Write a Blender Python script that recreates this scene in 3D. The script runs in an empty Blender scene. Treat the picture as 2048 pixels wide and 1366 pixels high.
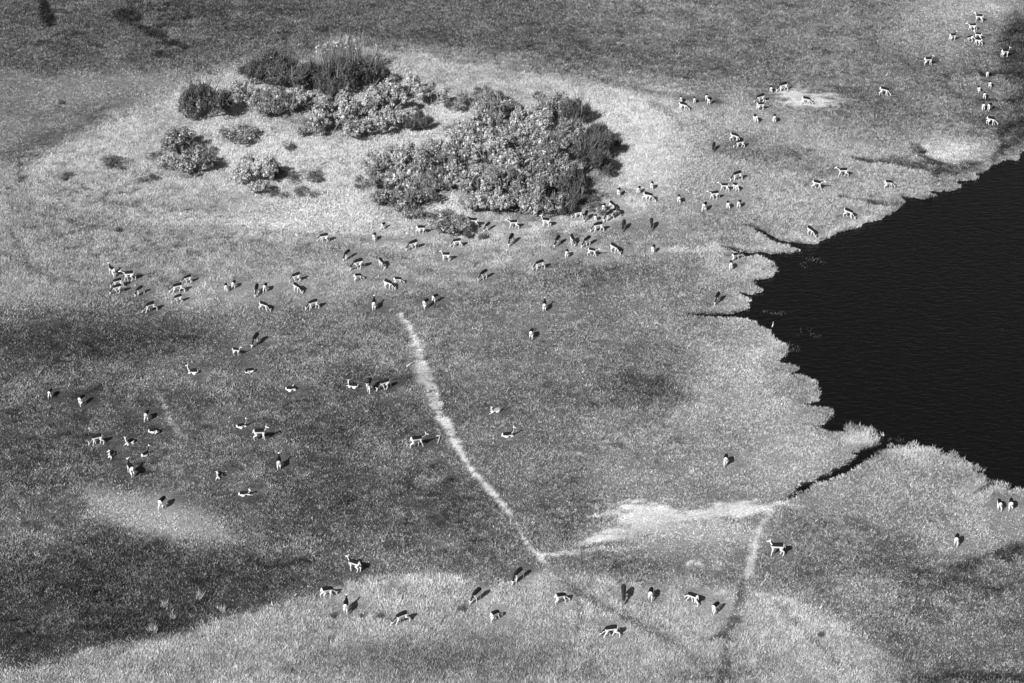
import bpy, bmesh, math, random
import numpy as np
from mathutils import Vector, Matrix

# ---------------------------------------------------------------- camera, sky, sun
SC = bpy.context.scene
COL = SC.collection
F = 4526.0                 # focal length in photo pixels (2048 wide)
DEP = math.radians(32.0)
CAMZ = 107.0
CAMY = -CAMZ / math.tan(DEP)
cam_d = bpy.data.cameras.new("camera"); cam = bpy.data.objects.new("camera", cam_d); COL.objects.link(cam)
cam.location = (0, CAMY, CAMZ); cam.rotation_euler = (math.pi / 2 - DEP, 0, 0)
cam_d.sensor_width = 36.0; cam_d.lens = 36.0 * F / 2048; cam_d.clip_start = 1.0; cam_d.clip_end = 8000
SC.camera = cam

SUN_EL = math.radians(40.0)
SHADOW_AZ = math.radians(52.0)          # ground direction the shadows fall, from +x towards +y
W = bpy.data.worlds.new("World"); SC.world = W; W.use_nodes = True
nt = W.node_tree; nt.nodes.clear()
sky = nt.nodes.new('ShaderNodeTexSky'); sky.sky_type = 'NISHITA'; sky.sun_disc = False
sky.sun_elevation = SUN_EL
sunx, suny = -math.cos(SHADOW_AZ), -math.sin(SHADOW_AZ)
sky.sun_rotation = math.atan2(sunx, suny)
bw = nt.nodes.new('ShaderNodeRGBToBW'); bg = nt.nodes.new('ShaderNodeBackground'); wo = nt.nodes.new('ShaderNodeOutputWorld')
bg.inputs[1].default_value = 0.05
nt.links.new(sky.outputs[0], bw.inputs[0]); nt.links.new(bw.outputs[0], bg.inputs[0]); nt.links.new(bg.outputs[0], wo.inputs[0])
sd = bpy.data.lights.new("sun", 'SUN'); sd.energy = 4.7; sd.angle = math.radians(0.5); sd.color = (1, 1, 1)
sun = bpy.data.objects.new("sun", sd); COL.objects.link(sun)
travel = Vector((-sunx * math.cos(SUN_EL), -suny * math.cos(SUN_EL), -math.sin(SUN_EL)))
sun.rotation_euler = travel.to_track_quat('-Z', 'Y').to_euler()
vs = SC.view_settings; vs.view_transform = 'Standard'; vs.look = 'None'; vs.exposure = 0.27; vs.gamma = 1
SC.cycles.max_bounces = 4; SC.cycles.diffuse_bounces = 2; SC.cycles.glossy_bounces = 2; SC.cycles.caustics_reflective = False

# ---------------------------------------------------------------- pixel <-> ground
cd, sn = math.cos(DEP), math.sin(DEP)
def at(px, py, z=0.0):
    a = (px - 1024) / F; b = -(py - 683) / F
    dx, dy, dz = a, cd + b * sn, -sn + b * cd
    t = (z - CAMZ) / dz
    return (t * dx, CAMY + t * dy, z)
def ppm(py):                           # photo pixels per metre across the line of sight at image row py
    p = at(1024, py); d = (p[1] - CAMY) * cd + (CAMZ - p[2]) * sn
    return F / d
def pix(X, Y, Z=0.0):
    ry = Y - CAMY; rz = Z - CAMZ
    d = ry * cd - rz * sn; u = ry * sn + rz * cd
    return 1024 + F * X / d, 683 - F * u / d
rng = np.random.default_rng(7); random.seed(7)

# ---------------------------------------------------------------- noise
_perm = rng.random((256, 256)).astype(np.float32)
def vnoise(x, y):
    xi = np.floor(x).astype(np.int64); yi = np.floor(y).astype(np.int64)
    fx = x - xi; fy = y - yi
    fx = fx * fx * (3 - 2 * fx); fy = fy * fy * (3 - 2 * fy)
    g = lambda a, b: _perm[a & 255, b & 255]
    return (g(xi, yi) * (1 - fx) + g(xi + 1, yi) * fx) * (1 - fy) + (g(xi, yi + 1) * (1 - fx) + g(xi + 1, yi + 1) * fx) * fy
def fbm(x, y, s, o=4, gain=.5):
    r = 0; a = 1; t = 0
    for i in range(o):
        r = r + a * (vnoise(x / s + 17.3 * i, y / s + 9.1 * i) - .5); t += a; a *= gain; s /= 2.03
    return r / t * 2
def sst(e0, e1, x):
    t = np.clip((x - e0) / (e1 - e0), 0, 1); return t * t * (3 - 2 * t)
def seg_dist(px, py, pts, closed=False):
    d = np.full(px.shape, 1e9, np.float64)
    n = len(pts)
    for i in range(n if closed else n - 1):
        ax, ay = pts[i]; bx, by = pts[(i + 1) % n]
        vx, vy = bx - ax, by - ay
        t = np.clip(((px - ax) * vx + (py - ay) * vy) / (vx * vx + vy * vy + 1e-9), 0, 1)
        d = np.minimum(d, (px - ax - t * vx) ** 2 + (py - ay - t * vy) ** 2)
    return np.sqrt(d)
def inside(px, py, pts):
    r = np.zeros(px.shape, bool); n = len(pts); j = n - 1
    for i in range(n):
        ax, ay = pts[i]; bx, by = pts[j]
        if ay != by:
            r ^= ((ay > py) != (by > py)) & (px < (bx - ax) * (py - ay) / (by - ay) + ax)
        j = i
    return r
def sdf(px, py, pts):
    d = seg_dist(px, py, pts, True); return np.where(inside(px, py, pts), -d, d)
def W2(p): return [at(a, b)[:2] for a, b in p]

# ---------------------------------------------------------------- the lake outline
SHORE = [(2700,250),(2120,262),(2075,285),(2048,302),(2034,320),(2012,318),(1988,331),(1968,344),(1940,349),(1962,352),(1950,360),(1932,362),(1900,364),(1928,372),(1912,380),(1880,382),(1850,380),(1872,390),(1846,397),(1822,396),(1798,392),(1812,402),
(1790,421),(1770,435),(1726,448),(1705,458),(1673,465),(1652,481),(1629,487),(1591,484),(1567,479),(1556,474),(1532,464),(1506,455),(1518,467),(1556,483),(1591,493),(1606,499),
(1585,504),(1562,507),(1526,506),(1491,504),(1459,500),(1491,509),(1512,512),(1535,518),(1547,528),(1556,543),(1541,552),(1520,558),(1506,561),(1518,572),(1523,580),
(1506,587),(1474,585),(1494,593),(1499,602),(1496,616),(1477,623),(1453,627),(1409,630),(1378,628),(1409,634),(1462,634),(1482,636),(1506,641),(1526,651),(1540,660),(1547,675),
(1567,686),(1580,694),(1573,708),(1556,719),(1572,726),(1585,725),(1601,736),(1591,742),(1576,750),(1605,752),(1623,761),(1638,774),(1644,801),(1620,806),(1600,807),(1625,809),(1647,812),
(1665,818),(1670,830),(1659,841),(1639,850),(1618,849),(1653,860),(1688,861),(1709,868),(1729,867),(1747,874),(1767,880),(1759,893),(1741,898),(1709,903),(1718,914),
(1700,927),(1672,942),(1640,958),(1606,974),(1585,988),(1594,985),(1612,977),(1645,960),(1674,947),(1712,927),(1741,912),(1770,901),(1800,897),(1841,897),(1873,904),(1896,913),
(1914,926),(1928,930),(1955,944),(1972,956),(1984,966),(1964,981),(1945,992),(1966,984),(1980,974),(2002,972),(2019,982),(2048,977),(2100,990),(2160,1040),(2250,1100),(2700,1120)]
SH_W = W2(SHORE)

# ---------------------------------------------------------------- the map of the ground: tone as the photo shows it (0..255), grass height in metres
P = lambda s: [tuple(map(float, q.split(','))) for q in s.split()]
POLY = [  # outline, tone, softness (px), grass height or None
 (P("-400,-300 2500,-300 2500,150 1900,150 1750,190 1450,150 1300,165 1180,150 1000,112 820,92 640,112 480,132 330,165 200,158 0,140 -400,150"), 80, 14, .16),
 (P("1120,-300 2500,-300 2500,260 1780,260 1640,240 1480,170 1330,172 1200,150 1120,100"), 100, 60, .16),
 (P("1840,-100 2500,-100 2500,60 2010,40 1900,110 1830,70"), 132, 40, .1),
 (P("-300,150 180,150 420,150 480,190 300,240 130,290 60,340 -300,330"), 118, 22, .10),
 (P("40,335 110,285 220,232 330,190 480,135 640,114 820,96 1000,116 1180,152 1300,196 1370,245 1395,320 1330,390 1260,440 1100,480 900,520 700,505 470,470 250,450 60,430"), 158, 22, .34),
 (P("-300,330 60,335 60,430 250,450 470,470 640,490 640,540 300,560 120,600 -300,600"), 134, 30, .42),
 (P("620,490 900,500 1100,470 1250,440 1370,420 1430,470 1300,510 1080,560 860,580 560,620 360,640 300,560"), 138, 26, .34),
 (P("1300,190 1480,180 1560,220 1700,270 1850,310 1950,350 1800,410 1640,470 1450,450 1380,400 1390,320"), 136, 40, .2),
 (P("1400,470 1520,470 1600,500 1560,560 1500,610 1380,620 1420,520"), 142, 24, .26),
 (P("1130,-100 1200,640 1480,640 1560,700 1600,760 1640,850 1740,890 1600,980 1500,1010 1300,980 1180,880 1240,700"), 0, 1, None),
 (P("1330,655 1480,640 1560,700 1600,760 1640,850 1720,880 1640,950 1530,1000 1400,930 1340,830 1400,740"), 150, 45, .12),
 (P("900,600 1500,560 1420,650 1330,660 1180,740 960,740 860,660"), 117, 35, .12),
 (P("-300,645 120,632 380,650 420,680 280,715 120,750 -300,760"), 76, 40, .13),
 (P("-300,760 300,740 520,700 900,760 960,900 1060,1060 900,1130 620,1140 480,1060 -300,1000"), 99, 50, .13),
 (P("-300,900 100,930 160,1010 60,1100 -300,1140"), 100, 30, .13),
 (P("170,975 330,985 440,1035 470,1085 380,1095 250,1060 180,1030"), 150, 22, .1),
 (P("-300,1120 80,1110 200,1050 420,1100 620,1110 640,1160 480,1220 340,1270 140,1300 -300,1380"), 66, 30, .13),
 (P("900,860 1060,830 1200,900 1240,1000 1160,1080 1060,1060"), 110, 40, .12),
 (P("1180,850 1500,850 1520,980 1300,1010 1180,980"), 134, 40, .12),
 (P("1080,1115 1400,1060 1560,1040 1560,1160 1300,1170 1100,1140"), 122, 20, .1),
 (P("1540,1010 1660,950 1760,905 1980,985 2500,1000 2500,1150 1900,1120 1700,1060"), 132, 40, .14),
 (P("1545,1040 1700,1040 1900,1120 2500,1130 2500,1600 1840,1600 1820,1340 1700,1240 1560,1190 1500,1180"), 103, 22, .14),
 (P("-300,1400 40,1340 160,1300 320,1270 480,1228 620,1190 700,1155 860,1140 980,1168 1080,1140 1200,1158 1400,1160 1490,1172 1560,1192 1640,1225 1720,1270 1790,1320 1840,1500 -300,1500"), 147, 12, .42),
]
BLOB = [  # cx, cy, rx, ry, degrees, tone, strength, softness
 (940,90,260,40,2,110,.0,.5),(80,60,60,60,0,95,.5,.6),(78,18,11,26,-8,26,1,.4),(92,42,9,16,-14,26,1,.4),(250,28,26,16,10,30,1,.4),(282,56,32,11,38,30,1,.4),(320,78,26,9,30,34,1,.4),(345,92,40,7,4,36,.9,.4),(308,112,16,7,0,34,.9,.4),(198,88,22,8,0,36,.9,.4),(400,30,60,6,4,46,.8,.4),(500,60,80,6,4,56,.6,.4),(610,24,60,6,0,60,.6,.4),(150,70,50,6,6,50,.7,.4),(120,95,80,10,8,58,.5,.6),
 (420,20,120,20,0,60,.5,.6),(620,110,60,14,-8,62,.3,.5),(1060,125,260,16,7,118,.7,.5),(1180,158,120,12,10,98,.6,.5),
 (100,175,150,22,4,122,.6,.6),(220,200,90,12,-14,98,.5,.6),(60,285,90,16,-28,96,.6,.6),
 (620,250,260,110,0,172,.5,.7),(1290,260,90,100,20,176,.7,.6),(1240,180,130,20,14,165,.5,.6),(700,110,70,12,0,170,.8,.5),(850,290,130,30,-8,186,.8,.6),
 (1000,230,150,20,-2,172,.5,.6),(600,440,170,34,-2,184,.75,.6),(380,410,150,14,2,132,.6,.6),(150,360,110,60,0,140,.6,.6),(900,425,40,28,0,186,.9,.5),(640,470,220,6,4,128,.6,.5),(420,470,160,8,10,132,.6,.6),
 (330,385,110,26,0,166,.7,.6),(470,320,180,40,0,180,.5,.7),(1300,340,80,90,0,168,.6,.7),(1390,340,40,90,0,150,.5,.8),
 (1540,308,110,18,4,92,.8,.6),(1620,335,70,14,8,100,.7,.6),(1490,292,60,14,-8,104,.5,.6),(1608,195,58,17,2,196,.95,.85),(1900,298,66,20,6,174,.9,.6),(1800,270,120,18,8,134,.5,.6),
 (1860,325,80,7,7,55,.85,.5),(1845,300,24,6,40,55,.8,.5),(1960,340,60,9,2,52,.7,.5),(1800,405,60,6,12,80,.5,.5),
 (2030,90,34,70,0,48,.9,.5),(2035,190,34,60,0,58,.85,.5),(2040,270,36,30,0,45,.85,.5),(1985,200,60,3,2,60,.8,.5),(1990,145,40,7,0,60,.6,.6),(2000,255,60,14,0,78,.5,.6),(1975,178,56,18,0,132,.5,.6),(1960,15,70,14,0,150,.7,.6),(1840,50,60,14,0,118,.5,.6),
 (1290,470,90,20,2,110,.7,.6),(1400,455,70,14,0,120,.6,.6),(1180,548,200,20,-2,96,.75,.6),(1450,480,60,5,2,98,.6,.5),(1380,497,80,5,-4,168,.8,.5),(1700,452,90,14,-30,160,.7,.5),(1620,478,50,10,10,165,.7,.6),(1530,530,40,20,0,150,.6,.6),(1570,490,40,8,10,160,.7,.6),
 (1740,390,80,30,-10,146,.6,.6),(1480,600,40,18,0,150,.6,.6),(1850,360,60,16,-20,120,.5,.6),
 (1100,690,200,26,0,104,.6,.6),(1290,780,60,24,5,58,.75,.6),(1190,790,90,24,-5,88,.6,.7),(1250,640,110,26,0,124,.6,.7),(1320,650,80,40,0,128,.5,.7),(1450,675,70,20,0,112,.5,.7),(1520,680,60,20,10,152,.7,.6),(1535,700,45,10,-20,168,.7,.6),
 (1600,730,50,26,0,60,.45,.8),(1600,790,60,30,20,112,.45,.8),(1720,885,34,12,-10,176,.9,.5),(1835,915,90,16,14,160,.8,.6),(1730,905,24,6,-20,40,.8,.5),(1900,930,60,8,22,90,.5,.6),
 (60,580,110,30,0,138,.6,.6),(60,585,40,20,0,150,.6,.6),(300,640,240,24,0,98,.5,.7),(90,690,160,30,10,62,.6,.6),(280,662,110,18,0,70,.5,.7),(170,720,60,8,8,116,.6,.6),(240,730,100,8,0,112,.4,.6),
 (900,700,80,20,0,96,.5,.6),(720,745,30,20,0,64,.5,.6),(700,830,190,60,0,80,.5,.8),(600,650,200,26,0,110,.6,.7),(560,720,160,20,0,104,.5,.7),(380,800,80,30,0,84,.5,.7),(150,850,160,50,0,86,.3,.7),
 (280,960,90,14,4,78,.6,.6),(215,950,40,8,0,120,.5,.6),(640,1000,250,80,0,82,.5,.8),(980,1080,50,30,0,92,.4,.7),(910,1090,24,6,0,124,.6,.5),(680,1150,120,14,-4,76,.6,.6),(860,1020,120,60,20,84,.4,.8),
 (260,1170,170,50,0,66,.4,.9),(250,1265,120,22,-6,54,.7,.5),(70,1040,60,20,0,104,.4,.7),(90,1280,70,20,0,78,.4,.7),
 (1310,1032,112,28,2,228,1.0,.6),(1440,1028,110,14,-5,212,.9,.6),(1240,1068,90,12,-14,226,1.0,.6),(1370,1068,150,22,0,172,.85,.8),(1330,1048,150,40,-2,158,.5,.7),(1110,1109,45,4,2,210,.95,.5),(1180,1104,90,4,-6,168,.8,.6),
 (1400,1100,140,16,-4,140,.5,.7),(1250,1130,120,12,2,98,.7,.6),(1377,1127,7,8,0,190,.9,.5),(1393,1125,6,8,0,190,.9,.5),(1434,1133,10,6,0,160,.8,.5),(1560,1012,14,4,0,180,.9,.5),(1440,1150,80,10,4,100,.5,.7),
 (1660,1060,70,30,20,96,.5,.8),(1840,1150,140,30,6,74,.6,.7),(1950,1125,50,8,-8,36,.8,.5),(2020,1105,50,12,-10,42,.85,.5),(1880,1140,40,6,-4,44,.7,.5),(1990,1180,100,22,6,78,.5,.7),(2040,1260,70,30,0,72,.4,.7),(1640,1185,34,7,30,62,.7,.5),(1600,1170,60,6,10,66,.5,.5),(1720,1175,90,26,8,122,.6,.7),(1750,1200,60,16,0,128,.5,.7),(1700,1070,60,8,6,134,.5,.6),
 (1680,1290,60,30,30,120,.4,.7),(1840,1310,100,30,16,88,.6,.7),(1780,1340,50,30,0,100,.4,.7),(1930,1356,120,10,0,42,.75,.6),(1960,1290,120,24,0,116,.5,.7),(1990,1040,90,26,0,146,.6,.7),(1870,1035,60,16,20,116,.5,.7),(2000,1322,80,20,0,120,.5,.7),
 (870,1325,250,42,2,100,.95,.6),(1120,1290,180,40,10,124,.5,.7),(1380,1345,120,24,0,112,.6,.7),(560,1290,160,20,-8,128,.5,.7),(420,1330,120,20,0,120,.5,.7),(860,1160,70,12,0,168,.8,.6),(1260,1230,240,40,0,156,.5,.7),(1610,1260,140,60,25,162,.7,.7),(240,1310,80,14,-6,150,.6,.6),(1000,1170,60,10,0,150,.5,.6),
 (1040,1200,180,30,0,156,.5,.7),(700,1255,160,24,-6,146,.4,.7),
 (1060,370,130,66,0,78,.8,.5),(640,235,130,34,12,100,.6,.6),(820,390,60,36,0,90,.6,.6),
]
LINE = [  # outline, half width px at each end, tone, strength, meander
 (P("800,632 822,660 838,700 846,740 862,780 872,815 893,850 915,895 945,940 975,975 1008,1012 1036,1050 1058,1090 1075,1108 1100,1135"), (6,14,15,13,9,8,7,7), 198, 1.0),
 (P("822,700 845,760 868,815"), (10,20,10), 160, .7),
 (P("1547,1010 1525,1050 1515,1080 1505,1110 1494,1150"), (7,9,11,12,10), 184, .95),
 (P("1700,316 1760,326 1830,334 1880,345 1940,352"), (2,3,5,8,9), 54, .85), (P("1838,294 1850,318 1885,337"), (4,5,7), 50, .85), (P("1680,392 1740,404 1795,411"), (2,4,6), 66, .7), (P("1790,410 1860,398 1930,378 1990,342"), (4,7,8,9), 58, .8), (P("2048,240 2000,262 2010,290 1990,320"), (8,8,10,8), 52, .8), (P("1960,200 2000,202 2048,198"), (2,3,5), 46, .9), (P("1960,146 2010,150 2048,150"), (3,6,8), 44, .9),
 (P("1760,893 1720,915 1672,948 1640,962 1606,978 1568,998"), (12,9,5,5,4,2), 30, .9),
 (P("1975,968 1950,985 1930,998"), (5,4,2), 28, .9),
 (P("1375,629 1450,629"), (3,4), 28, .9), (P("1440,494 1500,506"), (2,4), 28, .9), (P("1488,448 1530,464"), (2,4), 28, .9),
 (P("322,800 335,835 356,868"), (4,6,6), 146, .95),
 (P("1482,1172 1478,1200 1468,1235 1452,1260 1424,1278"), (7,8,9,8,5), 96, .85),
 (P("1100,1140 1140,1175 1210,1215 1290,1255 1370,1300 1420,1340"), (4,5,6,6,8,10), 112, .8),
 (P("1540,1190 1580,1235 1640,1290 1690,1350"), (4,6,6,5), 126, .7),
 (P("1150,1180 1160,1230 1150,1270"), (5,6,5), 112, .7),
 (P("1450,1260 1455,1310 1440,1366"), (6,9,12), 108, .8),
 (P("40,310 42,360"), (6,6), 80, .9), (P("0,500 60,540 110,560"), (6,6,6), 112, .7), (P("20,460 60,540"), (6,6), 112, .7),
 (P("40,330 70,290 130,262 200,225"), (12,14,14,10), 100, .5),
 (P("1300,205 1340,225 1365,255"), (6,8,6), 118, .6),
 (P("1190,155 1270,178 1350,195 1450,205"), (5,7,7,5), 100, .7),
]
def ground_fields(X, Y):
    """tone (photo value 0..255) and grass height for ground points"""
    px, py = pix(X, Y)
    n1 = fbm(X, Y, 9, 5, .6); n2 = fbm(X + 50, Y - 30, 2.6, 4, .6); n3 = fbm(X - 90, Y + 11, 22, 3); n4 = fbm(X + 5, Y + 71, .9, 3, .7); n5 = fbm(X * .38 + 9, Y - 40, .5, 3, .75); n6 = fbm(X * .6 + 77, Y + 13, 1.5, 4, .7)
    jx = n1 * 22 + n2 * 12; jy = fbm(X + 200, Y + 90, 7, 4, .6) * 12 + fbm(X - 33, Y, 2, 3, .6) * 7
    jx = jx + n4 * 8; jy = jy + n4 * 6; qx = px + jx; qy = py + jy
    tone = np.full(X.shape, 114.0); hgt = np.full(X.shape, .14)
    for pts, t, soft, h in POLY:
        if t == 0: continue
        d = sdf(qx, qy * 1.0, pts)
        w = sst(soft, -soft, d)
        if t < 90: w = w * np.clip(.86 + n4 * .5 + n2 * .5, .3, 1)
        tone += (t - tone) * w
        if h is not None: hgt += (h - hgt) * w
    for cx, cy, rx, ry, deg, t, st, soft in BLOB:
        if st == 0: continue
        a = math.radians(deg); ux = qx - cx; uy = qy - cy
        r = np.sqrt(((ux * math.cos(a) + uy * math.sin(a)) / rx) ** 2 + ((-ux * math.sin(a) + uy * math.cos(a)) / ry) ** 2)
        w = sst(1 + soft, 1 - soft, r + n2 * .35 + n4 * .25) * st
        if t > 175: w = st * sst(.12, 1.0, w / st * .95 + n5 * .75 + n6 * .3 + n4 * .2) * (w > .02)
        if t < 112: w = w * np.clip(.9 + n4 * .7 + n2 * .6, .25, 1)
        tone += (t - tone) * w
        if t > 180: hgt += (.03 - hgt) * w
        if t < 60: hgt += (.2 - hgt) * w * .5
    for pts, ws, t, st in LINE:
        n = len(pts); d = np.full(X.shape, 9.)
        mx = px + n2 * 5 + n4 * 4; my = py + n1 * 3 + n4 * 2
        for i in range(n - 1):
            ax, ay = pts[i]; bx, by = pts[i + 1]; vx, vy = bx - ax, by - ay
            tt = np.clip(((mx - ax) * vx + (my - ay) * vy) / (vx * vx + vy * vy), 0, 1)
            k = (i + tt) / (n - 1) * (len(ws) - 1)
            wd = np.interp(k, range(len(ws)), ws)
            d = np.minimum(d, np.hypot(mx - ax - tt * vx, my - ay - tt * vy) / wd)
        w = sst(1.35, .35, d + n4 * .9 + n2 * .35) * st
        if t > 140: w = st * sst(.2, 1.0, w / st * .9 + n5 * .75 + n4 * .6) * (w > .02)
        tone += (t - tone) * w; hgt += (.03 if t > 150 else .1 - hgt * 0) * w - hgt * w
    # mottling: patches, clumps
    amp = 5 + 11 * sst(125, 75, tone)
    tone = tone + n1 * 17 + n3 * 7 + n2 * amp * 1.9 + n4 * amp * 1.5
    # scattered dark specks of broad-leaved growth in the short cover
    sp = sst(.28, .6, fbm(X * 1.0, Y * 1.0, .7, 2, .6)) * sst(.0, .35, fbm(X, Y, 12, 2) + .1)
    tone -= sp * 26
    cl = sst(.12, .42, fbm(X * .55 + 31, Y, .8, 3, .7)) * sst(135, 85, tone); tone -= cl * 24 * sst(-.3, .25, n6)
    tone += sst(.15, .5, fbm(X * .6, Y + 500, .9, 3, .7)) * sst(150, 90, tone) * 16
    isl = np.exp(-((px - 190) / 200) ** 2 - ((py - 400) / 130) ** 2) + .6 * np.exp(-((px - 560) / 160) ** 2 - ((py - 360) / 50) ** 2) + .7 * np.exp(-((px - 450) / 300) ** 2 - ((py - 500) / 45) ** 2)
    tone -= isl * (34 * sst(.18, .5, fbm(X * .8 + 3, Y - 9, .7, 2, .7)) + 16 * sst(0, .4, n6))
    tl = sst(.22, .32, hgt); tone += tl * (n4 * 16 + n6 * 12)
    tone = np.where(tone < 125, tone + (125 - tone) * .07, tone); tone = tone * 1.07 + 4
    return np.clip(tone, 20, 235), np.clip(hgt, .02, .6) * (1 + .35 * n2 + .5 * n4)
def shore_d(X, Y):
    d = -.14 + sdf(X + .35 * fbm(X, Y, 1.1, 3, .6), Y + .5 * fbm(X + 40, Y, 1.3, 3, .6), SH_W)
    return d
def albedo(tone, k): return k * ((np.clip(tone, 5, 250) / 255.0 + .055) / 1.055) ** 2.4

# ---------------------------------------------------------------- materials (a black and white photograph: every colour is grey)
def new_mat(name):
    m = bpy.data.materials.new(name); m.use_nodes = True
    t = m.node_tree; b = t.nodes['Principled BSDF']; b.inputs['Specular IOR Level'].default_value = .1; b.inputs['Roughness'].default_value = .9
    return m, t, b
def attr_mat(name, lo=.8, hi=1.2, scale=6.0, spec=.05):
    m, t, b = new_mat(name); b.inputs['Specular IOR Level'].default_value = spec
    a = t.nodes.new('ShaderNodeAttribute'); a.attribute_name = 'tone'
    g = t.nodes.new('ShaderNodeNewGeometry'); n = t.nodes.new('ShaderNodeTexNoise'); n.inputs['Scale'].default_value = scale; n.inputs['Detail'].default_value = 6; n.inputs['Roughness'].default_value = .7
    r = t.nodes.new('ShaderNodeMapRange'); r.inputs[1].default_value = .3; r.inputs[2].default_value = .7; r.inputs[3].default_value = lo; r.inputs[4].default_value = hi
    mu = t.nodes.new('ShaderNodeMath'); mu.operation = 'MULTIPLY'
    t.links.new(g.outputs['Position'], n.inputs['Vector']); t.links.new(n.outputs[0], r.inputs[0])
    t.links.new(a.outputs['Fac'], mu.inputs[0]); t.links.new(r.outputs[0], mu.inputs[1]); t.links.new(mu.outputs[0], b.inputs['Base Color'])
    return m, t, b, n
M_ground, t, b, n = attr_mat('ground_soil_and_sward', .5, 1.5, 6.0)
bp = t.nodes.new('ShaderNodeBump'); bp.inputs['Strength'].default_value = .9; bp.inputs['Distance'].default_value = .12
t.links.new(n.outputs[0], bp.inputs['Height']); t.links.new(bp.outputs[0], b.inputs['Normal'])
M_grass = attr_mat('grass_blades', .85, 1.15, 3.0)[0]
M_leaf = attr_mat('shrub_leaves', .8, 1.2, 8.0, .1)[0]
def plain_mat(name, v, scale=20, var=.25, rough=.8, spec=.1):
    m, t, b = new_mat(name); b.inputs['Roughness'].default_value = rough; b.inputs['Specular IOR Level'].default_value = spec
    g = t.nodes.new('ShaderNodeTexCoord'); n = t.nodes.new('ShaderNodeTexNoise'); n.inputs['Scale'].default_value = scale
    r = t.nodes.new('ShaderNodeMapRange'); r.inputs[3].default_value = v * (1 - var); r.inputs[4].default_value = v * (1 + var)
    t.links.new(g.outputs['Object'], n.inputs['Vector']); t.links.new(n.outputs[0], r.inputs[0]); t.links.new(r.outputs[0], b.inputs['Base Color'])
    return m
M_wood = plain_mat('grey_branch_wood', .22); M_pale_wood = plain_mat('bleached_wood', .55); M_horn = plain_mat('horn', .05, rough=.4, spec=.4)
M_feather = plain_mat('white_feathers', .85); M_beak = plain_mat('beak_and_legs', .08)
def coat_mat(name, dark, pale, leg):
    m, t, b = new_mat(name); b.inputs['Roughness'].default_value = .75
    a = t.nodes.new('ShaderNodeAttribute'); a.attribute_name = 'coat'
    c = t.nodes.new('ShaderNodeTexCoord'); n = t.nodes.new('ShaderNodeTexNoise'); n.inputs['Scale'].default_value = 9; n.inputs['Detail'].default_value = 5
    r = t.nodes.new('ShaderNodeMapRange'); r.inputs[3].default_value = -.22; r.inputs[4].default_value = .22
    ad = t.nodes.new('ShaderNodeMath'); ad.operation = 'ADD'
    ra = t.nodes.new('ShaderNodeValToRGB'); e = ra.color_ramp.elements
    e[0].position = .0; e[0].color = (pale, pale, pale, 1); e[1].position = .98; e[1].color = (dark, dark, dark, 1)
    x = e.new(.40); x.color = (pale * .92, pale * .92, pale * .92, 1); x = e.new(.56); x.color = (dark * 1.3, dark * 1.3, dark * 1.3, 1)
    t.links.new(c.outputs['Object'], n.inputs['Vector']); t.links.new(n.outputs[0], r.inputs[0]); t.links.new(a.outputs['Fac'], ad.inputs[0]); t.links.new(r.outputs[0], ad.inputs[1])
    t.links.new(ad.outputs[0], ra.inputs[0]); t.links.new(ra.outputs[0], b.inputs['Base Color'])
    return m
M_coat = coat_mat('antelope_coat', .014, .86, .6); M_coat_brown = coat_mat('dull_antelope_coat', .03, .22, .2)
M_coat_white = coat_mat('whitish_antelope_coat', .35, .88, .6)
M_water, t, b = new_mat('lake_water'); b.inputs['Base Color'].default_value = (.003, .003, .003, 1); b.inputs['Roughness'].default_value = .12; b.inputs['Specular IOR Level'].default_value = .33
g = t.nodes.new('ShaderNodeNewGeometry'); mp = t.nodes.new('ShaderNodeMapping'); mp.inputs['Rotation'].default_value = (0, 0, math.radians(-16)); mp.inputs['Scale'].default_value = (.7, 1.5, 1)
n = t.nodes.new('ShaderNodeTexNoise'); n.inputs['Scale'].default_value = 1.6; n.inputs['Detail'].default_value = 5; n.inputs['Roughness'].default_value = .62; n.inputs['Distortion'].default_value = .5
bp = t.nodes.new('ShaderNodeBump'); bp.inputs['Strength'].default_value = .8; bp.inputs['Distance'].default_value = .08
t.links.new(g.outputs['Position'], mp.inputs[0]); t.links.new(mp.outputs[0], n.inputs['Vector']); t.links.new(n.outputs[0], bp.inputs['Height']); t.links.new(bp.outputs[0], b.inputs['Normal'])

# ---------------------------------------------------------------- helpers
def mesh_np(name, V, Fc, nv, mat, tone=None, smooth=False, attr='tone'):
    """V (n,3), Fc flat vertex indices of faces with nv corners each"""
    me = bpy.data.meshes.new(name); V = np.ascontiguousarray(V, np.float32); Fc = np.ascontiguousarray(Fc, np.int32).ravel(); nf = len(Fc) // nv
    me.vertices.add(len(V)); me.vertices.foreach_set('co', V.ravel())
    me.loops.add(len(Fc)); me.loops.foreach_set('vertex_index', Fc)
    me.polygons.add(nf); me.polygons.foreach_set('loop_start', np.arange(0, nf * nv, nv, dtype=np.int32)); me.polygons.foreach_set('loop_total', np.full(nf, nv, np.int32))
    me.update(calc_edges=True)
    if tone is not None:
        a = me.attributes.new(attr, 'FLOAT', 'POINT'); a.data.foreach_set('value', np.ascontiguousarray(tone, np.float32))
    if smooth: me.polygons.foreach_set('use_smooth', np.ones(nf, bool))
    me.materials.append(mat); me.validate(); return me
def obj(name, me, parent=None, loc=None, rz=0, sc=1, **kw):
    o = bpy.data.objects.new(name, me); COL.objects.link(o)
    if parent: o.parent = parent
    if loc is not None: o.location = loc
    o.rotation_euler = (0, 0, rz); o.scale = (sc, sc, sc) if not isinstance(sc, tuple) else sc
    for k, v in kw.items(): o[k] = v
    return o
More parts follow.
